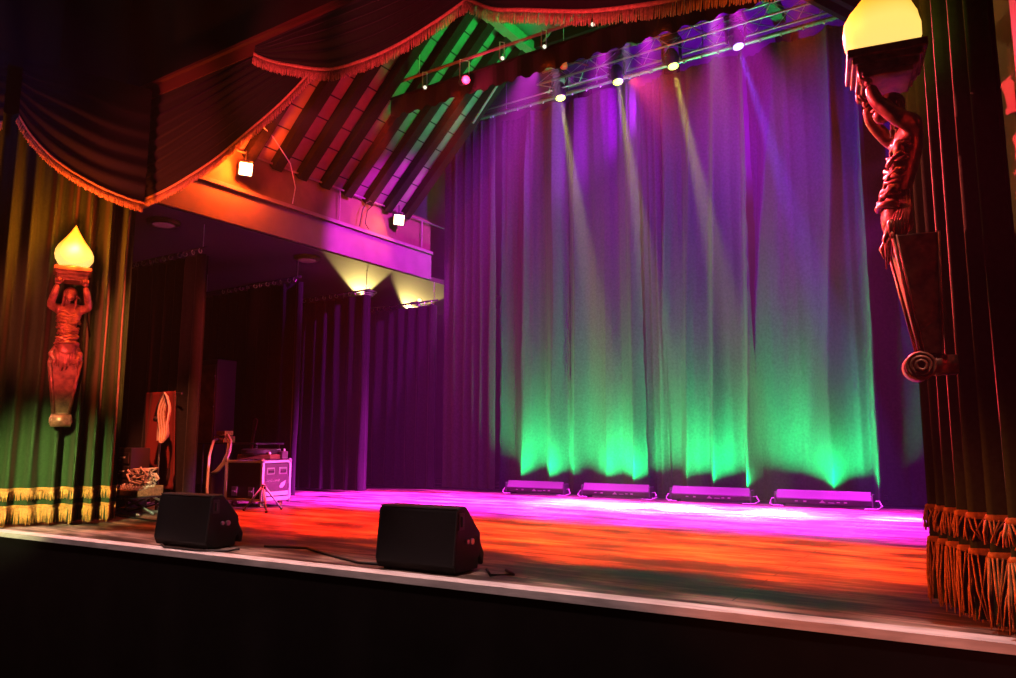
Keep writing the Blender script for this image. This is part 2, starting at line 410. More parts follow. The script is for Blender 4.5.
# swags of the pelmet
def swag(name, label, x_of, zb_pts, ztop, fl, dep, nf, seed, zt_pts=None, m='swag', bulge=.10):
    """x_of(u)->(x,y,(nx,ny)); zb_pts: u->bottom of the cloth"""
    t = thing(name, label, 'swag', (0, 0, 0))
    NU, NV = 70, 60
    def P(u, v, extra=0):
        x, y, (nx, ny) = x_of(u)
        zb = interp_s(zb_pts, u); zt = ztop if zt_pts is None else interp(zt_pts, u)
        z = zt + (zb - zt) * v
        o = dep + bulge * min(1, (zt - zb) / .4) * math.sin(PI * min(1, v * .9 + .05)) * (.4 + .6 * math.sin(PI * min(max(u, 0), 1))) + .015 * min(1, (zt - zb) / .45) * (1 + .4 * n1(u * 3, seed)) * math.sin(2 * PI * (nf * v ** 1.15 + .35 * n1(u * 2.2 + v, seed + 2))) * min(1, v * 4) * min(1, (1.02 - v) * 8) + extra
        return (x + nx * o, y + ny * o, z)
    MB().grid([[P(i / NU, j / NV) for i in range(NU + 1)] for j in range(NV + 1)]).build('cloth', M[m], t, smooth='cloth', solid=0)
    f = MB()
    n = 160
    f.grid([[Vector(P(i / n, 1, .010 + q)) + Vector((0, 0, dz)) for i in range(n + 1)] for dz, q in ((.020, 0), (.012, .008), (-.004, .008), (-.016, 0))])
    L = sum((Vector(P((i + 1) / 60, 1)) - Vector(P(i / 60, 1))).length for i in range(60))
    cnt = int(L / .0085)
    for i in range(cnt):
        u = (i + .6 * hsh(i, seed)) / cnt
        a = Vector(P(u, 1, .010)); l = fl * (.88 + .2 * hsh(i, 2))
        tg = (Vector(P(min(1, u + .01), 1)) - Vector(P(max(0, u - .01), 1))).normalized()
        c = a + Vector((.016 * (hsh(i, 5) - .5), 0, -l)) + tg * (l * .45 * tg.z); c.y += -.006 * hsh(i, 6)
        f.tube([a, (a + c) / 2 + Vector((0, -.003, 0)), c], [.0036, .0046, .003], 4)
    o = f.build('fringe', M['swagfringe'], t, smooth=True); o['label'] = 'bullion fringe along the lower edge'
    return t
def interp_s(pts, u):                                         # smooth (Catmull-Rom) through points
    n = len(pts)
    if u <= pts[0][0]: return pts[0][1]
    if u >= pts[-1][0]: return pts[-1][1]
    for i in range(n - 1):
        if u <= pts[i + 1][0]:
            x0, y0 = pts[i]; x1, y1 = pts[i + 1]
            d = x1 - x0; t = (u - x0) / d
            m0 = (y1 - pts[i - 1][1]) / (x1 - pts[i - 1][0]) if i > 0 else (y1 - y0) / d
            m1 = (pts[i + 2][1] - y0) / (pts[i + 2][0] - x0) if i + 2 < n else (y1 - y0) / d
            t2, t3 = t * t, t * t * t
            return (2 * t3 - 3 * t2 + 1) * y0 + (t3 - 2 * t2 + t) * d * m0 + (-2 * t3 + 3 * t2) * y1 + (t3 - t2) * d * m1
def flat_x(x0, x1): return lambda u: (x0 + (x1 - x0) * u, 4.41, (0, -1))
def upts(x0, x1, pts, dz=0): return [((x - x0) / (x1 - x0), z + dz) for x, z in pts]
# centre, left shoulder and right shoulder swags, then the one on the left splay
swag('swag_valance', 'dark velvet swag with red fringe rising from the corner above the orange lamps', flat_x(-7.93, -4.75),
     upts(-7.93, -4.75, [(-7.93, 3.35), (-7.2, 3.395), (-6.74, 3.47), (-6.3, 3.57), (-5.82, 3.74), (-5.4, 3.90), (-5.01, 4.10), (-4.75, 4.26)]), 4.58, .10, .0, 9, 1)
swag('swag_valance', 'central blue-black velvet swag with red fringe hanging in a shallow curve', flat_x(-5.589, -2.650),
     upts(-5.589, -2.650, [(-5.589, 4.385), (-5.396, 4.269), (-5.088, 4.129), (-4.577, 3.941), (-4.143, 3.903), (-3.787, 3.927), (-3.421, 3.999), (-3.103, 4.086), (-2.650, 4.221)]), 4.48, .10, .17, 6, 2)
swag('swag_valance', 'velvet swag with fringe dipping in front of the ceiling truss', flat_x(-3.068, 0.019),
     upts(-3.068, 0.019, [(-3.068, 4.028), (-2.823, 3.858), (-2.560, 3.759), (-2.051, 3.581), (-1.571, 3.477), (-1.167, 3.421), (-0.565, 3.294), (0.019, 3.218)]), 4.42, .10, .27, 7, 4)
def splay_x(u):
    return (-7.90 + (-7.49 + 7.90) * u, 3.28 + (4.35 - 3.28) * u, (.91, -.43))
swag('swag_valance', 'dark velvet swag with red fringe above the smaller wall torch', splay_x,
     [(0, 3.90), (.10, 3.73), (.29, 3.53), (.62, 3.345), (.88, 3.265), (1, 3.25)], 4.50, .10, .21, 6, 6)
def splay_x2(u):
    return (-8.75 + (-7.96 + 8.75) * u, 1.5 + (3.16 - 1.5) * u, (.91, -.43))
swag('swag_valance', 'blue-lit velvet swag at the edge of the photo, high beside the smaller torch', splay_x2,
     [(0, 3.95), (.3, 3.72), (.6, 3.68), (.85, 3.76), (1, 3.86)], 4.6, .08, .06, 5, 8)

# ------------------------------------------------------------------ wall torches with a caryatid
def skin_mesh(verts, edges, radii, levels=2, root=0):
    me = bpy.data.meshes.new('tmp'); bm = bmesh.new()
    lay = bm.verts.layers.skin.verify()
    vs = [bm.verts.new(v) for v in verts]
    for i, v in enumerate(vs):
        r = radii[i]; v[lay].radius = (r, r) if not isinstance(r, tuple) else r
        v[lay].use_root = (i == root)
    for a, b in edges: bm.edges.new((vs[a], vs[b]))
    bm.to_mesh(me); bm.free()
    ob = bpy.data.objects.new('tmp', me); C.objects.link(ob)
    sk = ob.modifiers.new('s', 'SKIN'); sk.use_smooth_shade = True
    ss = ob.modifiers.new('u', 'SUBSURF'); ss.levels = levels; ss.render_levels = levels
    dg = bpy.context.evaluated_depsgraph_get(); dg.update()
    ev = ob.evaluated_get(dg); em = ev.to_mesh()
    v = [tuple(x.co) for x in em.vertices]; f = [tuple(p.vertices) for p in em.polygons]
    ev.to_mesh_clear(); bpy.data.objects.remove(ob); bpy.data.meshes.remove(me)
    return v, f

def make_torch(label, loc, rz):
    """local frame: x across, +y out of the wall, z up from the foot"""
    t = thing('wall_torch', label, 'torch', loc, rz)
    # foot scroll
    m = MB(); m.tube([(-.075, .135, .065), (.075, .135, .065)], .062, 20)
    for sx in (-.078, .078):
        for rr, dx in ((.055, .0), (.038, .006), (.02, .012)):
            m.tube([(sx + math.copysign(dx, sx), .135 + rr * math.cos(a * PI / 8), .065 + rr * math.sin(a * PI / 8)) for a in range(16)], .008, 6, closed=True)
    m.box((0, .06, .07), (.12, .14, .08))
    m.build('foot_scroll', M['bronze'], t, smooth=True)
    # tapered pilaster
    b0, b1 = .115, .64; DY = Matrix(((1, 0, 0, 0), (0, .6, 0, .03), (0, 0, 1, 0), (0, 0, 0, 1)))
    m = MB()
    vs = [(-.065, .02, b0), (.065, .02, b0), (.065, .16, b0), (-.065, .16, b0), (-.135, .0, b1), (.135, .0, b1), (.135, .30, b1), (-.135, .30, b1)]
    m.add(vs, [(3, 2, 1, 0), (4, 5, 6, 7), (0, 1, 5, 4), (1, 2, 6, 5), (2, 3, 7, 6), (3, 0, 4, 7)], DY)
    m.build('pilaster', M['bronze_dark'], t, bevel=.006)
    m = MB()
    for sx in (-1, 1):                                         # raised rails along the edges
        m.tube([(sx * .058, .168, b0), (sx * .128, .308, b1)], .013, 8, M=DY)
        m.tube([(sx * .07, .03, b0), (sx * .14, .01, b1)], .010, 8, M=DY)
        m.tube([(sx * .068, .15, b0 + .01), (sx * .139, .285, b1)], .008, 8, M=DY)
    m.tube([(-.14, .31, b1), (.14, .31, b1)], .016, 8, M=DY); m.tube([(-.07, .17, b0 + .01), (.07, .17, b0 + .01)], .014, 8, M=DY)
    m.build('moulding', M['bronze'], t, smooth=True)
    # figure
    V = [(0, .24, .66), (0, .26, .76), (0, .22, .89), (0, .15, 1.03), (0, .12, 1.13), (0, .18, 1.20),       # pelvis..neck
         (-.10, .10, 1.15), (-.165, .22, 1.165), (-.135, .36, 1.275), (-.115, .385, 1.355),
         (.10, .10, 1.15), (.165, .22, 1.165), (.135, .36, 1.275), (.115, .385, 1.355)]
    Eg = [(0, 1), (1, 2), (2, 3), (3, 4), (4, 5), (4, 6), (6, 7), (7, 8), (8, 9), (4, 10), (10, 11), (11, 12), (12, 13)]
    Rr = [(.10, .075), (.098, .075), (.068, .055), (.085, .062), (.07, .055), .034, .048, .040, .033, .026, .048, .040, .033, .026]
    V = [tuple(DY @ Vector(p)) for p in V]
    v, f = skin_mesh(V, Eg, Rr)
    m = MB().add(v, f)
    # head: skull, jaw, nose, brow, ears, eyes and lips
    H = TR((0, .185, 1.275), (R(12), 0, 0))
    m.ball((0, 0, .012), (.050, .058, .062), H, 16, 12); m.ball((0, .022, -.032), (.036, .036, .036), H, 14, 10)
    m.add([(-.009, .055, -.012), (.009, .055, -.012), (0, .074, -.014), (0, .056, .018)], [(0, 1, 2), (0, 2, 3), (1, 3, 2), (0, 3, 1)], H)
    for sx in (-1, 1):
        m.ball((sx * .019, .050, .010), (.010, .008, .006), H, 8, 6); m.ball((sx * .051, 0, 0), (.008, .014, .02), H, 8, 6)
        m.tube([(sx * .006, .056, .022), (sx * .03, .049, .024)], .005, 6, M=H)
        m.ball((sx * .05, .155, 1.06), (.05, .03, .045), None, 12, 8)          # chest
    m.ball((0, .053, -.033), (.016, .008, .005), H, 8, 6)
    for sx in (-1, 1):                                         # hands under the capital: palm, four fingers and a thumb
        m.ball((sx * .115, .267, 1.372), (.026, .018, .022), None, 10, 8)
        for k, (dx, ln) in enumerate(((-.018, .036), (-.006, .042), (.006, .040), (.018, .032))):
            m.tube([(sx * .115 + dx, .279, 1.378), (sx * .115 + dx * 1.15, .300, 1.390), (sx * .115 + dx * 1.2, .306, 1.378 + ln)], [.0068, .0066, .005], 6)
        m.tube([(sx * .115 - sx * .02, .269, 1.37), (sx * .115 - sx * .04, .287, 1.385), (sx * .115 - sx * .044, .299, 1.40)], [.008, .0075, .006], 6)
    m.build('figure', M['bronze'], t, smooth=True)
    # hair in coils
    m = MB(); m.ball((0, -.012, .03), (.056, .058, .052), H, 16, 10)
    for i in range(22):
        a = PI * (.12 + .76 * hsh(i, 1)) + PI; q = -.01 - .12 * hsh(i, 2)
        x, y = .054 * math.cos(a), .05 * math.sin(a) - .004
        m.tube([(x, y, .05), (x * 1.15, y * 1.2, .0), (x * 1.3 + .012 * math.sin(i), y * 1.3, q)], [.010, .012, .007], 6, M=H)
    m.build('hair', M['bronze_dark'], t, smooth=True)
    # gathered drapery and acanthus leaves round the hips
    m = MB()
    for i in range(40):
        a = PI * i / 39; s1, c1 = math.sin(a), math.cos(a)
        x0, y0 = -.105 * c1, .17 + .13 * s1; l = .16 + .12 * hsh(i, 7) * s1
        m.tube([(x0 * .72, .17 + (y0 - .17) * .7, .84 + .02 * hsh(i, 1)), (x0 * .95, y0 * .98, .77), (x0 * 1.25 + .008 * math.sin(3 * i), y0 + .035, .70), (x0 * 1.2, y0 + .045, .80 - l)], [.009, .012, .013, .006], 6, M=DY)
    for i in range(15):                                        # carved cloth wound about the torso
        z = .80 + .021 * i; w = interp([(.76, .105), (.89, .078), (1.03, .098), (1.12, .088)], z); yc = interp([(.76, .186), (.89, .162), (1.03, .12), (1.13, .102)], z)
        sl = .035 * math.sin(i * 1.9)
        m.tube([((w + .006 * hsh(i * 9 + a, 3)) * math.cos(PI * a / 10), yc + (w * .72 + .012 * hsh(i * 7 + a, 1)) * math.sin(PI * a / 10), z + sl * math.cos(PI * a / 10) + .016 * (hsh(i * 5 + a, 2) - .5)) for a in range(11)], [.006 + .009 * hsh(i * 3 + a, 6) for a in range(11)], 6)
    for i in range(5):                                         # loose folds down the chest
        x0 = -.05 + .025 * i
        m.tube([(x0 * 1.5, .215, 1.08), (x0, .262 + .012 * (i % 2), .96), (x0 * .8 + .02, .275, .85), (x0 * .6, .31, .74), (x0 * .4, .325, .60 - .03 * (i % 3))], [.012, .015, .015, .016, .008], 6, M=DY)
    for sx in (-1, 1):
        m.ball((sx * .115, .31, .68), (.028, .035, .04), DY, 10, 8)
        m.tube([(sx * .11, .33, .66), (sx * .09, .36, .63), (sx * .10, .34, .60), (sx * .12, .33, .62)], [.018, .017, .014, .010], 6, M=DY)
    m.build('drapery', M['bronze'], t, smooth=True)
    # stepped capital
    m = MB()
    m.box((0, .185, 1.412), (.25, .21, .028)); m.box((0, .185, 1.442), (.26, .25, .034)); m.box((0, .185, 1.474), (.29, .29, .03)); m.box((0, .185, 1.508), (.32, .33, .04))
    m.build('capital', M['bronze_dark'], t, bevel=.006)
    m = MB().lathe([(.10, 1.526), (.115, 1.535), (.105, 1.548)], 20, TR((0, .185, 0)))
    m.build('collar', M['bronze'], t, smooth=True)
    # flame shade: fluted glass flame
    prof = [(.085, 1.54), (.128, 1.57), (.156, 1.62), (.162, 1.67), (.150, 1.72), (.126, 1.765), (.096, 1.805), (.066, 1.85), (.036, 1.90), (.012, 1.95), (.002, 1.97)]
    mm = MB().lathe(prof, 40, TR((0, .185, 0)), wob=lambda a, z: 1 + .06 * abs(math.sin(3.5 * a + 7 * (z - 1.5))) + .05 * math.sin(3 * a - 14 * (z - 1.5)) * (1 + 3 * max(0, z - 1.72)))
    fl = mm.build('flame_shade', M['flame'], t, smooth=True); fl['label'] = 'glowing yellow flame-shaped glass'
    return t
# splay directions: left wall normal (.91,-.43) ; right wall normal (-.91,-.43)
torch_l = make_torch('smaller glowing torch held by a figure, on the green curtain above the fringe', (-7.63, 3.76, .93), math.atan2(.43, .91) * -1 - PI / 2)
torch_r = make_torch('larger torch held by a figure, on the dark curtain at the near end of stage', (-.075 - .08 * .91, 3.83 - .08 * .43, 1.06), math.atan2(-.18, -.98) - PI / 2)

# ------------------------------------------------------------------ back curtains
def drape_thing(name, label, pts, z0, z1, mt, grp=None, ties=True, rings=False, cat='curtain', **kw):
    t = thing(name, label, cat, (0, 0, 0), 0, grp)
    d = Drape(pts, z0, z1, **kw)
    d.cloth(.018, .13).build('cloth', mt, t, smooth='cloth')
    return t, d
BY = 10.30
tie_mesh = MB().ball((0, 0, 0), (.014, .014, .022), None, 8, 6).build('tie', M['white'])
tie_data = tie_mesh.data; bpy.data.objects.remove(tie_mesh)
ring_o = MB().tube([(.028 * math.cos(a * PI / 6), 0, .028 * math.sin(a * PI / 6)) for a in range(12)], .006, 6, closed=True).build('curtain_ring', M['white'])  # white plastic stands in for the glints on steel rings
ring_data = ring_o.data; bpy.data.objects.remove(ring_o)
def small(name, data, parent, loc, rot=(0, 0, 0)):
    o = bpy.data.objects.new(name, data); C.objects.link(o); o.parent = parent; o.location = loc; o.rotation_euler = rot
    return o
panels = [
    ('purple-lit drape at the far end of the back wall, without any green light', -8.02, -6.86, BY - .10, dict(lam=.21, amp=.06, k=31, wander=.3, topf=.8)),
    ('back drape behind the first light bar, its green glow nearest the purple drape', -6.90, -5.58, BY, dict(lam=.46, amp=.12, k=42, sharp=1.0, fine=.030, wander=.5, shear=.10, edge=.16, topf=.55, ampvar=.7)),
    ('back drape behind the second light bar, next to the dark gap', -5.61, -4.30, BY - .04, dict(lam=.50, amp=.12, k=55, sharp=1.0, fine=.030, wander=.5, shear=.14, edge=.16, topf=.5, ampvar=.7)),
    ('narrow dark bundle of drape folds between the second and third light bars', -4.36, -3.98, BY + .12, dict(lam=.13, amp=.05, k=61, wander=.15, topf=.9)),
    ('back drape behind the third light bar, with slanting green folds', -4.02, -2.68, BY - .02, dict(lam=.44, amp=.13, k=77, sharp=1.0, fine=.030, wander=.55, shear=.55, edge=.16, topf=.5, ampvar=.7)),
    ('back drape behind the fourth light bar, widest green glow', -2.71, -1.22, BY, dict(lam=.50, amp=.13, k=83, sharp=1.0, fine=.030, wander=.55, shear=.45, edge=.2, topf=.5, ampvar=.7)),
    ('dark blue drape on the back wall beside the near stage curtain', -1.22, .6, BY + .10, dict(lam=.42, amp=.04, k=96, wander=.4, topf=.8)),
]
for lab, x0, x1, y, kw in panels:
    t, d = drape_thing('back_drape', lab, [(x0, y + .07), (x1, y - .06)], .03, 6.32, M['serge'], None, side=-1, **kw)
    n = max(2, int((x1 - x0) / .26))
    for i in range(n + 1):
        p = d.p((x1 - x0) * (i + .15) / (n + .3), 6.31)
        small('tie', tie_data, t, (p[0], BY - .235, 6.29))
t = thing('curtain_track', 'green-lit pipe that carries the back drapes', 'pipe', (-4, BY - .22, 6.33))
MB().tube([(-3.75, 0, 0), (4.6, 0, 0)], .032, 10).build('pipe', M['steel'], t, smooth=True)
for x in (-2.6, -.9, .8, 2.4):
    MB().tube([(x, 0, .02), (x, 0, .5)], .006, 6).build('hanger', M['steel'], t)

# masking legs in the wing with rings on pipes
legs = [
    ('first black wing curtain with a red-lit edge, behind the microphone stand', -8.24, 5.63, -10.9, 3.14, 101),
    ('second black wing curtain with a violet-lit edge, behind the flight case', -8.57, 7.45, -11.2, 3.14, 111),
    ('third black wing curtain with a violet-lit edge, under the yellow light patch', -8.38, 8.71, -11.4, 3.14, 123),
    ('fourth black wing curtain, beside the purple back drape', -7.98, 9.95, -11.4, 3.12, 131),
]
for lab, x1, y, x0, zt, k in legs:
    t, d = drape_thing('wing_curtain', lab, [(x0, y), (x1 - .05, y), (x1, y + .04), (x1, y + .11)], .03, zt, M['leg'], None, side=-1, lam=.26, amp=.055, k=k, wander=.35, topf=.8)
    n = 12
    for i in range(n):
        x = x1 - .04 - i * .155 - .05 * hsh(i, k)
        small('curtain_ring', ring_data, t, (x, y, zt + .045), (0, 0, R(60 + 60 * hsh(i, k + 1))))
    w = thing('curtain_pipe', lab.split(' black')[0] + ' curtain pipe under the wing ceiling, carrying that wing curtain', 'pipe', (x1, y, zt + .075))
    MB().tube([(-2.9, 0, 0), (.06, 0, 0)], .016, 8).build('pipe', M['blackmetal'], w, smooth=True)
    for x in (-.02, -2.2): MB().tube([(x, 0, 0), (x, 0, WZ - zt - .075)], .006, 6).build('chain', M['steel'], w)

# ------------------------------------------------------------------ LED bars on the floor
def led_bar(label, x0, x1, y):
    L = x1 - x0
    t = thing('light_bar', label, 'light bar', (x0, y, 0), 0, None)
    MB().prism([(-.06, .035), (.06, .035), (.07, .13), (.05, .148), (-.04, .148), (-.07, .10)], 0.02, L - .02, 'x').build('body', mat_bar, t, bevel=.006)
    MB().prism([(-.068, .10), (-.060, .10), (-.020, .200), (-.030, .200)], .03, L - .03, 'x').build('cooling_rail', mat_bar2, t, bevel=.004)
    MB().box((L / 2, .03, .150), (L - .08, .05, .006)).build('lens_strip', mat_lens, t)
    for x in (.01, L - .01):
        MB().box((x, 0, .10), (.02, .16, .15)).build('end_plate', mat_bar, t, bevel=.006)
        MB().box((x + (.06 if x < .1 else -.06), 0, .012), (.05, .2, .024)).build('foot', M['blackmetal'], t, bevel=.004)
    m = MB()
    for k, dx in enumerate((-.30, -.2, .18, .26)):
        m.box((L / 2 + dx, -.076, .07), (.035, .006, .012 + .006 * (k % 2)))
    m.add([(L / 2 - .04, -.0725, .055), (L / 2 + .04, -.0725, .055), (L / 2, -.0735, .092)], [(0, 1, 2)])
    m.box((L / 2 + .10, -.074, .062), (.07, .004, .008))
    m.build('emblem', M['white'], t)
    m = MB()
    m.tube([(L - .02, .0, .09), (L + .05, -.02, .10), (L + .09, -.05, .04), (L + .04, -.11, .012), (L - .1, -.13, .010)], .008, 6)
    m.build('cable', M['white'], t, smooth=True); m = MB()
    m.tube([(.02, .0, .09), (-.04, -.02, .09), (-.06, -.06, .03), (.0, -.11, .012), (.12, -.12, .010)], .008, 6)
    m.build('cable', M['white'], t, smooth=True)
    return t
mat_bar = mat('dark_grey_housing', (.16, .15, .17), .4)
mat_bar2 = mat('grey_rail', (.34, .32, .36), .4)
mat_lens = emit('green_led_lens', (.02, 1, .25), 4)
bars = [('first floor light bar, at the far end of the row', -6.45, -5.42), ('second floor light bar from the far end of the row', -5.14, -4.08),
        ('third floor light bar, just past the dark gap in the drapes', -3.80, -2.71), ('fourth floor light bar, nearest the dark stage curtain', -2.43, -1.30)]
BARY = 9.90
for lab, x0, x1 in bars: led_bar(lab, x0, x1, BARY)

# ------------------------------------------------------------------ truss and moving heads
t = thing('lighting_truss', 'aluminium lighting truss hung before the back drapes', 'truss', (-3.3, 9.5, 6.2))
CH = [(-.17, 0), (.17, 0), (0, .27)]                            # (y,z) of the three chords
for y, z in CH:
    MB().tube([(-2.25, y, z), (3.6, y, z)], .017, 10).build('chord', M['alu'], t, smooth=True)
m = MB()
for a, b in ((0, 2), (1, 2), (0, 1)):
    n = 22
    for i in range(n):
        xa, xb = -2.25 + 5.85 * i / n, -2.25 + 5.85 * (i + 1) / n
        A, B = (CH[a], CH[b]) if i % 2 == 0 else (CH[b], CH[a])
        m.tube([(xa, *A), (xb, *B)], .006, 6)
m.build('lacing', M['alu'], t)
for x in (-1.9, .3, 2.6):
    MB().tube([(x, 0, .27), (x, 0, .60)], .008, 6).build('hanger', M['steel'], t)
t = thing('light_bar_pipe', 'thin pipe running on from the truss towards the left wing', 'pipe', (-7.0, 9.5, 6.13))
MB().tube([(0, 0, 0), (2.6, 0, 0)], .014, 8).build('pipe', M['alu'], t, smooth=True)
MB().tube([(.1, 0, 0), (.1, 0, .35)], .005, 6).build('hanger', M['steel'], t)

HEADS = []
def moving_head(label, loc, target, lens_mat):
    """hung head: base box, yoke, tilted head"""
    d = (Vector(target) - Vector(loc)).normalized()
    t = thing('moving_head_spotlight', label, 'stage light', (loc[0], loc[1], loc[2]), 0, None)
    MB().box((0, 0, .27), (.26, .20, .08)).box((0, 0, .225), (.15, .15, .02)).build('base', M['blackmetal'], t, bevel=.012)
    MB().tube([(-.05, 0, .31), (-.05, 0, .37), (-.05, .17, .39)], .014, 6).tube([(.05, 0, .31), (.05, 0, .37), (.05, .17, .39)], .014, 6).build('clamp', M['alu'], t)
    m = MB()
    for sx in (-1, 1): m.prism([(-.035, .22), (.035, .22), (.028, -.03), (0, -.05), (-.028, -.03)], sx * .125 - .014, sx * .125 + .014, 'x')
    m.build('yoke', M['blackmetal'], t, bevel=.005)
    A = aim(d)
    h = MB().lathe([(.03, -.13), (.075, -.12), (.098, -.06), (.10, .03), (.085, .09), (.082, .13)], 20, A)
    h.box((0, .0, -.02), (.235, .05, .05), A)
    hd = h.build('head', M['blackmetal'], t, smooth=False, bevel=0)
    MB().lathe([(.0, .128), (.066, .132), (.066, .138), (.0, .146)][1:3] + [(.045, .148)], 20, A).build('lens', lens_mat, hd, smooth=True)
    MB().tube([tuple(A @ Vector((.076 * math.cos(a * PI / 10), .076 * math.sin(a * PI / 10), .132))) for a in range(20)], .008, 6, closed=True).build('lens_rim', M['alu'], hd, smooth=True)
    HEADS.append((Vector(loc) + d * .17, d))
    return t
lens_y = emit('yellow_lens', (.85, 1, .08), 9)
lens_v = emit('violet_lens', (.35, .2, 1), 9)
moving_head('yellow moving-head light, first from the far end of the truss', (-5.28, 9.55, 6.12), (-3.95, 8.75, 0), lens_y)
moving_head('yellow moving-head light, second from the far end of the truss', (-4.32, 9.55, 6.12), (-3.2, 8.75, 0), lens_y)
moving_head('yellow moving-head light, third along the truss, beside the violet one', (-3.48, 9.55, 6.12), (-2.2, 8.8, 0), lens_y)
moving_head('violet moving-head light on the truss', (-2.58, 9.55, 6.14), (-1.0, 8.9, 0), lens_v)

# ------------------------------------------------------------------ border, its pipe and small lamps
t = thing('border_drape', 'black scalloped border drape across the stage below the roof', 'border drape', (-6.9, 7.55, 5.36))
m = MB(); n = 150
L = 8.0
m.grid([[(L * i / n, .02 * math.sin(i * .9), .24 - (.24 + (.05 if (i // 2) % 2 else .015)) * v) for i in range(n + 1)] for v in (0, .3, .6, .9, 1)])
m.build('cloth', mat('black_border_cloth', (.004, .003, .003), .9), t, smooth=False)
MB().tube([(-.15, 0, .25), (8, 0, .25)], .02, 8).build('batten', M['rafter'], t)
t = thing('lamp_pipe', 'slim pipe above the black border drape', 'pipe', (-6.8, 7.45, 5.76))
MB().tube([(0, 0, 0), (8, 0, 0)], .02, 8).build('pipe', M['beam'], t, smooth=True)
for x in (.5, 3.2, 5.6): MB().tube([(x, 0, 0), (x, 0, 1.05)], .006, 6).build('hanger', M['steel'], t)
def par(label, loc, target, lens_mat, r=.06, hang=.1, up=True):
    d = (Vector(target) - Vector(loc)).normalized(); A = aim(d)
    t = thing('stage_spotlight', label, 'stage light', loc)
    can = MB().lathe([(r * .55, -r * 2.2), (r * .9, -r * 1.9), (r, -r * .6), (r, r * .9), (r * 1.12, r * 1.0), (r * 1.12, r * 1.15), (r * .95, r * 1.15)], 18, A).build('can', M['blackmetal'], t, smooth=False)
    MB().lathe([(r * .93, r * 1.16), (r * .7, r * 1.26), (r * .25, r * 1.34)], 18, A).build('lens', lens_mat, t, smooth=True)
    s = hang if up else -hang
    side = Vector((d.y, -d.x, 0)).normalized() * (r * 1.15) if abs(d.z) < .99 else Vector((r * 1.15, 0, 0))
    MB().tube([tuple(side), tuple(side + Vector((0, 0, s))), tuple(-side + Vector((0, 0, s))), tuple(-side)], .007, 6).build('bracket', M['steel'], t)
    return t
par('small red stage light glowing under the black border drape', (-5.51, 7.42, 5.45), (-2.0, 5.2, 4.4), emit('red_lens', (1, .03, .10), 8), .055, .28)
wb = emit('pale_lamp_glass', (1, .95, .7), 1.3)
for lab, x, z, tx in (('small pale lamp on the border pipe nearest the sloping roof', -6.16, 5.52, -3.0), ('small pale lamp on the border pipe above the red light', -4.91, 5.57, -2.0),
                   ('small pale lamp on the border pipe above the red hanging bucket', -4.30, 5.54, -1.5), ('small pale lamp on the border pipe farthest from the roof slope', -3.65, 5.62, -.5)):
    par(lab, (x, 7.40, z), (tx, 4.5, 4.2), wb, .026, .22)
t = thing('hanging_bucket', 'small red bucket hanging on a wire from the roof', 'bucket', (-4.68, 8.6, 5.90))
MB().lathe([(.045, 0), (.05, .01), (.05, .05), (.042, .055), (.042, .10), (.062, .13), (.068, .155), (.06, .16), (.03, .12)], 16).build('bowl', M['red'], t, smooth=True)
MB().tube([(0, 0, .12), (0, 0, .9)], .004, 6).build('wire', M['steel'], t)
MB().tube([(-.06, 0, .15), (-.04, 0, .21), (0, 0, .23), (.04, 0, .21), (.06, 0, .15)], .004, 6).build('handle', M['steel'], t)

# braces between the roof and the truss
for lab, a, b in (('pale roof brace sloping down to the truss beside the red bucket', (-5.50, 9.4, 6.72), (-4.75, 9.5, 6.36)),
                  ('thin roof brace behind the red stage light', (-6.05, 9.0, 6.20), (-6.55, 9.05, 5.72)),
                  ('short roof brace crossing the long purlin', (-5.6, 9.3, 6.66), (-5.05, 9.0, 6.84)),
                  ('thin brace between the second and third moving-head lights', (-4.55, 9.4, 6.75), (-3.95, 9.48, 6.44)),
                  ('thin brace beside the violet moving-head light', (-2.95, 9.4, 6.80), (-3.15, 9.48, 6.46))):
    tag(MB().tube([a, b], .018, 6).build('roof_brace', M['beam']), lab, 'brace')

# ------------------------------------------------------------------ rail with the two orange lamps
RZ = 4.49
t = thing('lamp_rail', 'pipe rail along the side beam carrying the two orange lamps', 'rail', (BX + .03, 4.8, RZ))
MB().tube([(0, 0, 0), (0, 5.3, 0)], .014, 8).build('pipe', M['beam'], t, smooth=True)
for y in (.55, 2.81, 4.7): MB().tube([(0, y, 0), (0, y, -.47)], .011, 8).build('suspender', M['beam'], t)
def flood(label, loc, target, lens_mat):
    d = (Vector(target) - Vector(loc)).normalized(); A = aim(d)
    t = thing('flood_lamp', label, 'lamp', loc, 0, None)
    MB().box((0, 0, -.05), (.15, .15, .10), A, 1.0).box((0, 0, .012), (.185, .185, .03), A).build('housing', M['blackmetal'], t, bevel=.012)
    MB().box((0, 0, .03), (.155, .155, .022), A).build('lens', lens_mat, t, bevel=.02)
    MB().tube([(0, 0, .09), (0, 0, .24)], .010, 6).tube([(-.08, -.05, .0), (-.08, -.05, .09), (.08, .05, .09), (.08, .05, .0)], .008, 6).build('bracket', M['blackmetal'], t)
    return t
lens_o = emit('orange_flood_glass', (1, .66, .30), 16)
F1 = (BX + .13, 5.87, 4.24); F2 = (BX + .13, 8.80, 4.31)
flood('orange floodlight on the side rail, nearer the corner swag', F1, (-2, 2.8, 1.2), lens_o)
flood('orange floodlight on the side rail, nearer the back drapes', F2, (-1.5, 3.5, 1.2), lens_o)
t = thing('hanging_cable', 'thin cable looped from the lamp rail down to the side beam', 'cable', (BX + .06, 8.0, 4.0))
MB().tube([(0, 0, .02), (.01, .05, .3), (.02, .12, .42), (.03, .2, .47), (.02, .26, .42), (.0, .16, .30), (0, .12, .1), (0, .2, .02)], .008, 6).build('cord', M['cable'], t, smooth=True)
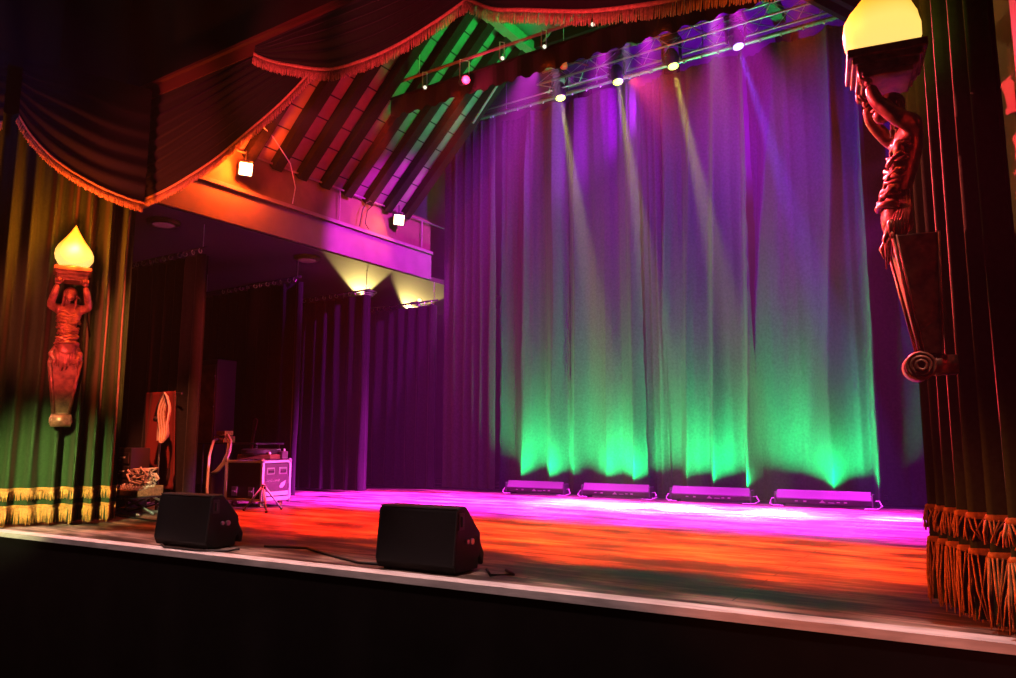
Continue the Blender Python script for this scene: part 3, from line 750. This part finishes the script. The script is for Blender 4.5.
tag(MB().tube([(-7.55, 5.9, 4.75), (-7.62, 6.1, 4.72), (-7.78, 6.55, 4.52), (-7.86, 6.72, 4.25), (-7.88, 6.7, 4.02)], .007, 6).build('hanging_cable', M['steel'], smooth=True), 'pale cable running down the sloping roof to the side beam', 'cable')

# round ceiling fittings in the wing
M['pinkglow'] = emit('pink_glow_face', (1, .10, .22), .09)  # emission stands in for red light caught by the ceiling discs
def disc(label, x, y):
    t = thing('ceiling_disc', label, 'ceiling fitting', (x, y, WZ - .06))
    MB().lathe([(.16, .06), (.19, .05), (.19, .02), (.15, .0)], 24).build('rim', mat_pink, t, smooth=True)
    MB().lathe([(.145, .004), (.08, -.012), (.02, -.016)], 24).build('disc_face', M['pinkglow'], t, smooth=True)
mat_pink = mat('pink_tint_rim', (.6, .42, .42), .5)  # rim colour carries some of the pink light
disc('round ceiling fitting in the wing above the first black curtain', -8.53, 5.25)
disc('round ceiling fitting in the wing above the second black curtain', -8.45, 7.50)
def uplight(label, loc, target):
    d = (Vector(target) - Vector(loc)).normalized(); A = aim(d)
    t = thing('up_spotlight', label, 'lamp', loc)
    MB().lathe([(.025, -.07), (.042, -.05), (.045, .03), (.042, .04)], 16, A).build('can', M['blackmetal'], t)
    MB().lathe([(.040, .042), (.02, .048)], 16, A).build('lens', emit('yellow_uplight_glass', (1, .85, .35), 3), t)
    for i in range(3):
        q = .10 + .03 * i
        MB().tube([(q * math.cos(a * PI / 10), q * math.sin(a * PI / 10), -.09 + .03 * i) for a in range(20)], .008, 6, closed=True).build('ring', M['alu'], t, smooth=True)
U1 = (-8.62, 8.95, 3.27); U2 = (-8.55, 10.2, 3.27)
uplight('up-light throwing a yellow patch on the wing ceiling by the third black curtain', U1, (-8.2, 8.5, 3.6))
uplight('up-light throwing a yellow patch on the wing ceiling by the fourth black curtain', U2, (-8.0, 9.8, 3.6))

# ------------------------------------------------------------------ wedge monitors
def wedge(label, loc, rz):
    """local: x along the width, y upstage; rear panel faces the house"""
    t = thing('stage_monitor', label, 'monitor speaker', loc, rz)
    W = .60
    prof = [(.02, .0), (.0, .04), (.035, .365), (.05, .385), (.13, .385), (.29, .215), (.295, .16), (.34, .085), (.33, .02), (.31, .015), (.285, .075), (.27, .06), (.265, .0)]
    MB().prism(prof, 0, W, 'x').build('cabinet', M['cab'], t, bevel=.008)
    MB().prism([(.145, .381), (.150, .386), (.297, .228), (.29, .222)], .03, W - .03, 'x').build('grille', M['grille'], t)
    m = MB()
    for x in (-.004, W + .004):
        m.tube([(x, .12, .17), (x, .12, .165)], .001, 4)
    e = MB()
    for (y, z, r) in ((.135, .175, .014), (.185, .172, .019)):
        e.tube([(W + .0, y, z), (W + .012, y, z)], r, 14)
    e.build('socket', M['alu'], t, smooth=False)
    h = MB()
    h.tube([(W + .004, .07, .27), (W + .004, .07, .33)], .012, 8); h.box((W + .002, .07, .30), (.008, .06, .10))
    h.build('handle', M['blackmetal'], t)
    r = MB()
    for (y0, z0, y1, z1) in ((.002, .05, .037, .365),):
        for x in (.006, W - .006):
            r.tube([(x, y0 - .002, z0), (x, y1 - .002, z1)], .006, 6)
    r.tube([(.006, .04, .378), (W - .006, .04, .378)], .006, 6)
    r.build('edge_strip', M['blackmetal'], t)
    for x in (.06, W - .06):
        for y in (.05, .23): MB().box((x, y, -.006), (.04, .03, .014)).build('foot', M['cable'], t)
    return t
wedge('black floor monitor near the far fringed curtain, two pale sockets on its end', (-5.55, 3.50, .013), R(3.4))
wedge('black floor monitor in the middle of the stage edge', (-3.38, 3.65, .013), R(3.4))
tag(MB().tube([(-3.34, 3.75, .012), (-3.6, 3.72, .01), (-4.0, 3.85, .01), (-4.4, 4.0, .01), (-4.75, 3.90, .01)], .009, 6).build('floor_cable', M['cable'], smooth=True), 'black cable on the boards between the two floor monitors', 'cable')
tag(MB().tube([(-2.73, 3.95, .012), (-2.6, 3.80, .01), (-2.5, 3.9, .01), (-2.62, 4.0, .01)], .009, 6).build('floor_cable', M['cable'], smooth=True), 'short black cable at the end of the middle floor monitor', 'cable')
tag(MB().tube([(-5.45, 3.50, .016), (-5.30, 3.43, .016), (-4.9, 3.46, .016), (-4.72, 3.55, .016), (-4.76, 3.68, .012)], .008, 6).build('floor_cable', M['cable'], smooth=True), 'black cable on the white stage edge before the far floor monitor', 'cable')

# ------------------------------------------------------------------ wing equipment
t = thing('flight_case', 'dark flight case on casters with pale metal edges, behind a tripod', 'flight case', (-7.52, 6.10, 0), R(4))
D, Wd, z0, z1 = .44, .62, .075, .56
MB().box((-Wd / 2, D / 2, (z0 + z1) / 2), (Wd, D, z1 - z0)).build('body', M['caseblack'], t)
pp = MB().box((.003, D / 2, .33), (.006, D - .05, .38)).build('end_panel', M['case'], t)
m = MB()
for x in (-Wd, 0):
    for y in (0, D):
        m.box((x, y, (z0 + z1) / 2), (.035, .035, z1 - z0))
for z in (z0 + .012, z1 - .012):
    for y in (0, D): m.box((-Wd / 2, y, z), (Wd, .032, .030))
    for x in (-Wd, 0): m.box((x, D / 2, z), (.032, D, .030))
m.box((.004, D / 2, .16), (.012, D, .05)); m.box((.004, D / 2, .105), (.012, D, .035))
m.build('edging', mat('pale_metal_edging', (.72, .68, .68), .45), t, bevel=.004)
m = MB()
for x in (-Wd, 0):
    for y in (0, D):
        for z in (z0, z1): MB().ball((x, y, z), .03, None, 10, 8).build('corner_cap', M['alu'], t, smooth=True)
for y in (.12, .32):
    m = MB().box((.010, y, .435), (.014, .13, .085))
    hd = m.build('handle', M['alu'], t, bevel=.008)
    MB().box((.019, y, .432), (.004, .095, .052)).build('recess', M['case'], hd)
    MB().tube([(.024, y - .04, .43), (.024, y + .04, .43)], .008, 8).build('grip', M['blackmetal'], hd)
# row of small pale marks (unreadable) and a leaf-shaped emblem on the end panel
m = MB()
for i in range(11):
    y = .065 + .0195 * i
    m.box((.008, y, .322), (.003, .006, .026 if i % 3 == 1 else .018)); m.box((.008, y + .006, .314 if i % 2 else .328), (.003, .010, .005))
m.build('lettering', M['white'], t)
m = MB()
leaf = [(.27, .245), (.285, .225), (.325, .225), (.36, .26), (.375, .315), (.34, .30), (.30, .285)]
m.prism([(y, z) for y, z in leaf], .007, .010, 'x'); m.build('emblem', M['white'], t)
for x in (-Wd + .08, -.08):
    for y in (.07, D - .07):
        k = MB().tube([(x - .018, y, .036), (x + .018, y, .036)], .034, 14).box((x, y, .07), (.05, .05, .012)).build('caster', M['gear'], t)
for x in (-.45, -.16):
    MB().box((x, -.02, .19), (.09, .012, .11)).tube([(x - .025, -.03, .19), (x + .025, -.03, .19)], .012, 8).build('latch', M['alu'], t)
# things on the case
t = thing('turntable', 'dark round-lidded turntable lying on the flight case', 'turntable', (-7.80, 6.27, .575), R(20))
MB().box((.02, .0, .03), (.46, .34, .06)).build('plinth', M['wood'], t, bevel=.01)
MB().lathe([(.21, .06), (.225, .075), (.225, .115), (.20, .13), (.03, .135)], 32).build('platter', M['caseblack'], t, smooth=False)
MB().tube([(.215, .12, .065), (.215, .12, .12), (.19, -.02, .12), (.12, -.10, .115)], .008, 6).build('tonearm', M['alu'], t, smooth=True)
MB().ball((.215, -.13, .075), (.018, .018, .02)).build('knob', M['white'], t, smooth=True)
t = thing('black_box', 'small black junction box on the flight case beside the turntable', 'box', (-7.62, 6.46, .575), R(4))
MB().box((0, 0, .05), (.14, .10, .10)).build('body', M['case'], t, bevel=.01)
MB().tube([(.05, 0, .1), (.05, 0, .13)], .012, 8).build('knob', M['white'], t)
# tripod
t = thing('tripod_stand', 'short pale tripod stand in front of the flight case', 'stand', (-7.17, 5.84, 0))
MB().tube([(0, 0, .06), (0, 0, .31)], .014, 10).build('pole', M['white'], t, smooth=True)
for i, a in enumerate((R(200), R(330), R(80))):
    x, y = .24 * math.cos(a), .24 * math.sin(a)
    lg = MB().tube([(.012 * math.cos(a), .012 * math.sin(a), .285), (x, y, .012)], .011, 8).build('leg', M['white'], t, smooth=True)
    MB().tube([(0, 0, .10), (x * .6, y * .6, .115)], .006, 6).build('brace', M['alu'], t)
    MB().ball((x, y, .014), .016, None, 8, 6).build('rubber_foot', M['cable'], lg, smooth=True)
MB().tube([(0, 0, .26), (0, 0, .30)], .024, 12).build('collar', M['blackmetal'], t)
MB().tube([(0, 0, .27), (.045, -.02, .27)], .008, 6).ball((.05, -.022, .27), .016, None, 8, 6).build('knob', M['blackmetal'], t, smooth=True)
# table with box and looping cables, tall speaker behind
t = thing('side_table', 'black folding table behind the first wing curtain', 'table', (-8.75, 6.66, 0))
MB().box((.05, 0, .765), (1.25, .45, .02)).build('table_top', M['caseblack'], t, bevel=.004)
for x in (-.5, .62):
    for y in (-.18, .18): MB().tube([(x, y, 0), (x, y, .756)], .014, 8).build('leg', M['blackmetal'], t)
t = thing('stage_box', 'pale cable junction box on the black folding table', 'box', (-8.93, 6.58, .776))
MB().box((0, 0, .045), (.22, .18, .09)).box((0, 0, .13), (.18, .14, .06)).build('body', M['gear'], t, bevel=.006)
MB().tube([(.06, -.09, .05), (.07, -.1, .05)], .016, 8).tube([(0, -.09, .05), (.0, -.1, .05)], .016, 8).build('socket', M['alu'], t)
for lab, dx, k in (('pale cable looping down from the junction box, inner loop', 0, 0), ('pale cable looping down from the junction box, outer loop', .05, 1)):
    tag(MB().tube([(-8.84 + dx, 6.44, .86), (-8.62 + dx, 6.36, .88), (-8.50 + dx, 6.33, .80), (-8.49 + dx, 6.31, .66), (-8.56 + dx, 6.30, .52), (-8.68 + dx, 6.30, .42), (-8.84 + dx, 6.32, .36)], .016, 8).build('looped_cable', M['cablew'], smooth=True), lab, 'cable')
tag(MB().tube([(-8.93, 6.46, .82), (-8.86, 6.36, .80), (-8.74, 6.22, .6), (-8.72, 6.20, .2), (-8.70, 6.20, .015)], .018, 8).build('looped_cable', M['cablew'], smooth=True), 'pale cable hanging straight down beside the table', 'cable')
t = thing('speaker_column', 'tall dark brown speaker standing behind the folding table', 'speaker', (-9.78, 7.05, 0))
MB().box((0, 0, 1.0), (.38, .34, 2.0)).build('cabinet', mat('brown_cabinet', (.05, .02, .012), .8), t, bevel=.015)
MB().box((0, -.172, 1.05), (.33, .012, 1.75)).build('grille', M['wood'], t)
for z in (1.3, 1.75): MB().ball((.16, -.18, z), .008, None, 8, 6).build('screw', M['alu'], t)
t = thing('guitar', 'red-lit guitar neck standing up behind the turntable', 'guitar', (-9.02, 7.06, .0))
G = TR((0, 0, 0), (R(-4), R(4), 0))
MB().prism([(-.17, .06), (-.12, .0), (.12, .0), (.17, .06), (.18, .16), (.13, .26), (.15, .36), (.12, .44), (0, .47), (-.12, .44), (-.15, .36), (-.13, .26), (-.18, .16)], -.04, .04, 'y', G).build('body', M['wood'], t, bevel=.012)
MB().box((0, -.045, .70), (.052, .024, .50), G, .85).build('neck', M['redcloth'], t)
MB().prism([(-.03, .95), (.03, .95), (.045, 1.10), (.0, 1.13), (-.045, 1.10)], -.055, -.033, 'y', G).build('headstock', M['redcloth'], t)
MB().box((0, -.05, .16), (.10, .02, .025), G).build('bridge', M['blackmetal'], t)

# microphone stand, card and hung coil
MS = (-8.06, 5.08)
t = thing('microphone_stand', 'black microphone stand beside the far fringed curtain', 'stand', (MS[0], MS[1], 0))
MB().tube([(0, 0, .02), (0, 0, .86)], .012, 8).tube([(0, 0, .84), (0, 0, 1.34)], .008, 8).build('pole', M['blackmetal'], t, smooth=True)
MB().tube([(0, 0, .80), (0, 0, .88)], .02, 10).build('collar', M['blackmetal'], t)
for a in (R(100), R(220), R(340)):
    MB().tube([(0, 0, .09), (.30 * math.cos(a), .30 * math.sin(a), .012)], .009, 6).build('leg', M['blackmetal'], t)
MB().tube([(0, 0, 1.30), (-.03, -.02, 1.20), (-.04, -.03, 1.08)], [.02, .026, .03], 10).ball((-.045, -.035, 1.05), .032).build('microphone', M['blackmetal'], t, smooth=True)
t = thing('card', 'white card clipped to the microphone stand', 'card', (MS[0] + .01, MS[1] - .03, .80))
MB().box((.03, 0, .11), (.11, .006, .21)).build('sheet', M['paper'], t)
MB().box((.0, .0, .21), (.04, .02, .03)).build('clip', M['blackmetal'], t)
t = thing('cable_coil', 'orange and pink cable coil hung on the microphone stand', 'cable', (MS[0] + .16, MS[1] - .03, .78))
for i in range(6):
    q = .05 + .012 * i
    MB().tube([(q * math.cos(a * PI / 12) * .8 + .004 * i, -.012 * i + .012 * math.sin(a), .28 + (.24 + .008 * i) * math.sin(a * PI / 12)) for a in range(24)], .009, 6, closed=True).build('loop', (M['cablew'] if i % 2 else M['gear']), t, smooth=True)
# red cloth on a crossbar stand
t = thing('crossbar_stand', 'black crossbar stand that the dark red cloth hangs from', 'stand', (-8.60, 5.44, 0))
MB().tube([(0, .03, .02), (0, .03, 1.38)], .012, 8).build('pole', M['blackmetal'], t)
MB().tube([(-.36, .02, 1.39), (.33, .02, 1.37)], .012, 8).build('crossbar', M['blackmetal'], t)
for a in (R(30), R(150), R(270)): MB().tube([(0, .03, .10), (.26 * math.cos(a), .03 + .26 * math.sin(a), .012)], .009, 6).build('leg', M['blackmetal'], t)
m = MB(); n = 40
rows = []
for j in range(25):
    v = j / 24; row = []
    for i in range(n + 1):
        u = i / n
        x = lerp(-.34, .28, u) + .18 * v * u
        zb = interp([(0, .72), (.25, .55), (.6, .26), (.78, .22), (1, .40)], u)
        z = lerp(1.40, zb, v)
        row.append((x, -.03 + (.02 + .03 * v) * math.sin(u * 16 + v * 1.5) - .02 * v, z))
    rows.append(row)
m.grid(rows); o = m.build('hanging_cloth', M['redcloth'], None, smooth='cloth', solid=.006)
o.location = (-8.60, 5.44, 0); tag(o, 'dark red cloth hanging in folds to a point behind the microphone stand', 'cloth')
# equipment on an x-frame beside the curtain
t = thing('keyboard_stand', 'pale x-frame stand on the boards beside the far fringed curtain', 'stand', (-8.15, 4.86, 0))
MB().tube([(-.35, 0, .015), (.30, 0, .19)], .014, 8).tube([(.35, .03, .015), (-.30, .03, .19)], .014, 8).build('cross_leg', M['alu'], t, smooth=True)
MB().tube([(-.42, -.16, .02), (.40, -.16, .02)], .014, 8).tube([(-.42, .18, .02), (.40, .18, .02)], .014, 8).build('foot_bar', M['alu'], t, smooth=True)
MB().tube([(.34, .03, .19), (.62, .22, .05)], .012, 8).build('strut', M['alu'], t, smooth=True)
MB().box((0, .015, .195), (.72, .34, .014)).build('shelf', M['blackmetal'], t)
t = thing('mixing_desk', 'brass-coloured mixing desk on the x-frame stand', 'mixer', (-8.17, 4.87, .204))
MB().prism([(-.15, 0), (.15, 0), (.15, .11), (-.15, .06)], -.33, .33, 'x').build('body', M['gear'], t, bevel=.006)
kn = MB().tube([(0, 0, 0), (0, 0, .018)], .010, 8).build('knob', M['white']); kd = kn.data; bpy.data.objects.remove(kn)
for i in range(12):
    for j in range(3): small('knob', kd, t, (-.29 + .052 * i, -.10 + .08 * j, .068 + .014 * j))
t = thing('cable_tangle', 'tangled pale cables heaped on the mixing desk', 'cable', (-8.12, 4.95, .30))
m = MB(); P = []
for i in range(90):
    P.append((.22 * n1(i * .55, 1), .10 * n1(i * .5, 2), .10 + .11 * n1(i * .6, 3)))
m.tube(P, .011, 6); m.build('cord', M['cablew'], t, smooth=True)
t = thing('rack_unit', 'black equipment rack with pale drawer labels behind the x-frame stand', 'rack', (-8.80, 5.15, 0))
MB().box((0, 0, .36), (.52, .24, .72)).build('body', M['caseblack'], t, bevel=.008)
for i in range(4):
    f = MB().box((0, -.128, .12 + .16 * i), (.47, .014, .13)).build('drawer', M['caseblack'], t, bevel=.004)
    MB().box((.12, -.138, .13 + .16 * i), (.10, .006, .02)).build('drawer_label', M['white'], f)
    MB().tube([(.0, -.14, .10 + .16 * i), (.05, -.16, .10 + .16 * i), (.1, -.14, .10 + .16 * i)], .005, 6).build('handle', M['alu'], f)
tag(MB().tube([(-8.4, 4.66, .012), (-7.9, 4.60, .010), (-7.2, 4.5, .010), (-6.6, 4.6, .010), (-6.1, 4.4, .010), (-5.6, 4.1, .010)], .010, 6).build('floor_cable', M['cable'], smooth=True), 'dark cable on the boards from the x-frame stand towards the far monitor', 'cable')
tag(MB().prism([(-9.6, 9.05), (-7.2, 9.35), (-7.2, 9.42), (-9.6, 9.12)], .001, .012, 'z').build('floor_strip', M['wood']), 'thin wooden strip on the floor beneath the third wing curtain', 'strip')

# ------------------------------------------------------------------ light
def spot(name, loc, target, col, power, ang, blend=.5, size=.05):
    l = bpy.data.lights.new(name, 'SPOT'); l.color = col; l.energy = power; l.spot_size = R(ang); l.spot_blend = blend; l.shadow_soft_size = size
    o = bpy.data.objects.new(name, l); C.objects.link(o); o.location = loc
    o.rotation_euler = (Vector(target) - Vector(loc)).to_track_quat('-Z', 'Y').to_euler()
    return o
def point(name, loc, col, power, size=.06):
    l = bpy.data.lights.new(name, 'POINT'); l.color = col; l.energy = power; l.shadow_soft_size = size
    o = bpy.data.objects.new(name, l); C.objects.link(o); o.location = loc; return o
def area(name, loc, target, col, power, sx, sy, spread=180):
    l = bpy.data.lights.new(name, 'AREA'); l.shape = 'RECTANGLE'; l.size = sx; l.size_y = sy; l.color = col; l.energy = power; l.spread = R(spread)
    o = bpy.data.objects.new(name, l); C.objects.link(o); o.location = loc
    d = (Vector(target) - Vector(loc)).normalized()
    z = -d; x = Vector((1, 0, 0)); x = (x - z * x.dot(z)).normalized(); y = z.cross(x)
    o.rotation_euler = Matrix((x, y, z)).transposed().to_euler(); return o

# green uplight from the floor bars
for lab, x0, x1 in bars:
    area('green_bar_light', ((x0 + x1) / 2, BARY + .035, .160), ((x0 + x1) / 2, BARY + .035 + .40, 1.16), (.0, 1, .20), 60, x1 - x0 - .1, .04, 96)
# beams of the moving heads
YEL = (.95, .9, .10)
for i, (p, d) in enumerate(HEADS):
    spot('head_beam', p, p + d, YEL if i < 3 else (.18, .06, 1), (100000, 100000, 115000, 170000)[i], 7, .7, .03)
# violet wash on the drapes from above
for x, c, pw in ((-7.4, (.34, .0, .85), 230), (-5.6, (.25, .0, .9), 200), (-3.8, (.19, .0, .95), 200), (-2.2, (.13, .0, 1), 230), (-.5, (.05, .0, 1), 260)):
    spot('violet_wash', (min(max(x + 2.4, -5.2), -2.6), 8.3, 6.0 if x < -1 else 5.6), (x, 10.3, 2.9), c, pw * .62, 130, .9, .05)
# magenta and red washes on the floor
for sx, x, y in ((-5.3, -7.6, 8.2), (-5.2, -6.2, 8.3), (-4.1, -4.9, 8.35), (-3.5, -3.6, 8.35), (-2.6, -2.3, 8.35), (-2.4, -1.0, 8.4)):
    spot('magenta_wash', (sx, 8.75, 6.3), (x, y, 0), (1, .03, .95), 26000, 33, .9, .05)
for x in (-6.6, -5.4, -4.1, -2.7, -1.3):
    spot('red_wash', (x, 7.2, 5.3), (x + .1, 5.75, 0), (1, .02 if x < -5 else .06, .004), 9000, 28, .9, .08)
point('red_lamp_glow', (-5.44, 7.36, 5.42), (1, .02, .10), 14, .03)
for x in (-5.0, -3.9, -2.7):
    spot('pink_wash', (x, 8.9, 6.3), (x + .4, 8.75, 0), (1, .5, 1), 18000, 17, 1, .05)  # extra unseen spots added for pale hot patches on the floor
# orange floods on the rail
point('flood_glow', (F1[0] + .1, F1[1] - .1, F1[2]), (1, .075, .006), 210)
spot('flood_glow', (F2[0] + .1, F2[1] - .05, F2[2]), (F2[0] + .3, F2[1] - 1, F2[2] - .6), (1, .11, .015), 100, 172, 1, .06)
spot('violet_fascia', (-3.4, 7.95, 5.7), (-7.95, 8.75, 3.7), (.8, .02, .85), 3600, 34, .4, .05)  # unseen violet spots added to colour side beam, gable and rear bay
spot('violet_gable', (-3.6, 9.6, 5.9), (-8.9, 11.2, 5.6), (.42, .0, .8), 500, 70, .8, .08)
spot('violet_rear', (-3.6, 10.75, 5.4), (-3.6, 12.6, 7.3), (.30, .0, .9), 420, 130, .8, .08)
# wing ceiling up-lights
spot('wing_uplight', (-10.3, 10.5, 3.34), (-8.1, 8.35, 3.55), (1, .74, .22), 1100, 20, .3, .03)
spot('wing_uplight', (-10.6, 12.2, 3.34), (-7.9, 9.9, 3.52), (1, .74, .22), 1100, 26, .3, .03)
# torches
for t_, pw in ((torch_l, 120), (torch_r, 22)):
    a = t_.rotation_euler.z
    lx, ly = -math.sin(a) * .185, math.cos(a) * .185
    point('torch_glow', (t_.location.x + lx * 2.2, t_.location.y + ly * 2.2, t_.location.z + 1.72), (1, .13, .012), pw, .1)
# unseen spots added without fixtures: roof, pelmet, torches, side curtains, wing and stage edge
spot('roof_green', (-3.0, 7.65, 5.62), (-6.0, 8.15, 6.5), (0, 1, .10), 800, 48, .5, .05)
spot('red_roof', (-1.6, 5.6, 3.6), (-7.5, 6.7, 5.1), (1, .01, .03), 1500, 26, .9, .1)
for x in (-6.9, -5.3, -3.7, -2.1):
    spot('pelmet_red_fill', (x * .5 - 2.2, -1.5, .2), (x, 4.4, interp([(-6.9, 3.9), (-5.3, 4.3), (-3.7, 4.35), (-2.1, 4.1)], x)), (1, .05, .07), 2000, 14, .8, .1)
spot('low_red_fill', (-7.6, -1.0, 3.2), (.1, 3.7, -.1), (1, .12, .03), 3200, 13, .8, .1)
spot('stage_red', (-3.9, 9.0, 5.7), (-.42, 4.1, 2.0), (1, .06, .11), 20000, 17, .7, .04)
for i in range(9):
    x = -7.3 + i * .87
    spot('edge_fill', (x, 2.5, 6.4), (x, 3.42, 0), (1, .56, .54), 2400, 11, .9, .1)
spot('torch_side_fill', (-6.4, 4.75, 4.2), (-.42, 3.72, 2.0), (1, .07, .12), 5500, 12, .8, .04)  # hidden spot added for the red rim on the larger torch
spot('side_curtain_fill', (-3.8, -.4, 2.6), (-7.65, 3.75, .30), (.85, .80, .36), 3800, 17, .95, .1)
spot('blue_swag_fill', (-4, -3, 4), (-8.3, 2.4, 4.3), (.05, .08, 1), 350, 26, .8, .1)
spot('side_violet', (.6, 8.4, 3.4), (-8.2, 8.7, 1.6), (.55, .02, 1), 2000, 19, .8, .05)
spot('side_magenta', (.4, 6.6, 3.4), (-7.6, 6.2, .4), (1, .10, .60), 9000, 9, .8, .05)
spot('wing_fill', (-3.2, 1.6, 5.5), (-8.35, 5.2, .85), (1, .18, .07), 5500, 13, .8, .05)  # mid-air spot added to light the red cloth and wing gear
spot('torch_red_fill', (-4.4, .6, .9), (-7.55, 3.75, 2.0), (1, .09, .09), 1300, 22, .8, .05)  # unseen spot added to redden the smaller torch and its curtain
spot('side_floor', (.4, 7.9, 3.4), (-7.2, 8.3, 0), (1, .02, .85), 16000, 15, .8, .05)
spot('side_red', (.2, 5.6, 3.4), (-8.3, 5.6, 1.6), (1, .05, .03), 5500, 17, .8, .05)

# haze and dark surroundings
w = bpy.data.worlds.new('world'); S.world = w; w.use_nodes = True
nt = w.node_tree; nt.nodes['Background'].inputs[0].default_value = (0, 0, 0, 1); nt.nodes['Background'].inputs[1].default_value = 0
vs = nt.nodes.new('ShaderNodeVolumeScatter'); vs.inputs['Density'].default_value = .0022; vs.inputs['Anisotropy'].default_value = .25
nt.links.new(vs.outputs[0], nt.nodes['World Output'].inputs['Volume'])

S.view_settings.view_transform = 'Standard'; S.view_settings.look = 'None'
S.view_settings.exposure = 0; S.view_settings.gamma = 1; S.view_settings.use_curve_mapping = False
cy = S.cycles
cy.use_denoising = True
cy.max_bounces = 5; cy.diffuse_bounces = 0; cy.glossy_bounces = 2; cy.volume_bounces = 0
cy.sample_clamp_indirect = 4
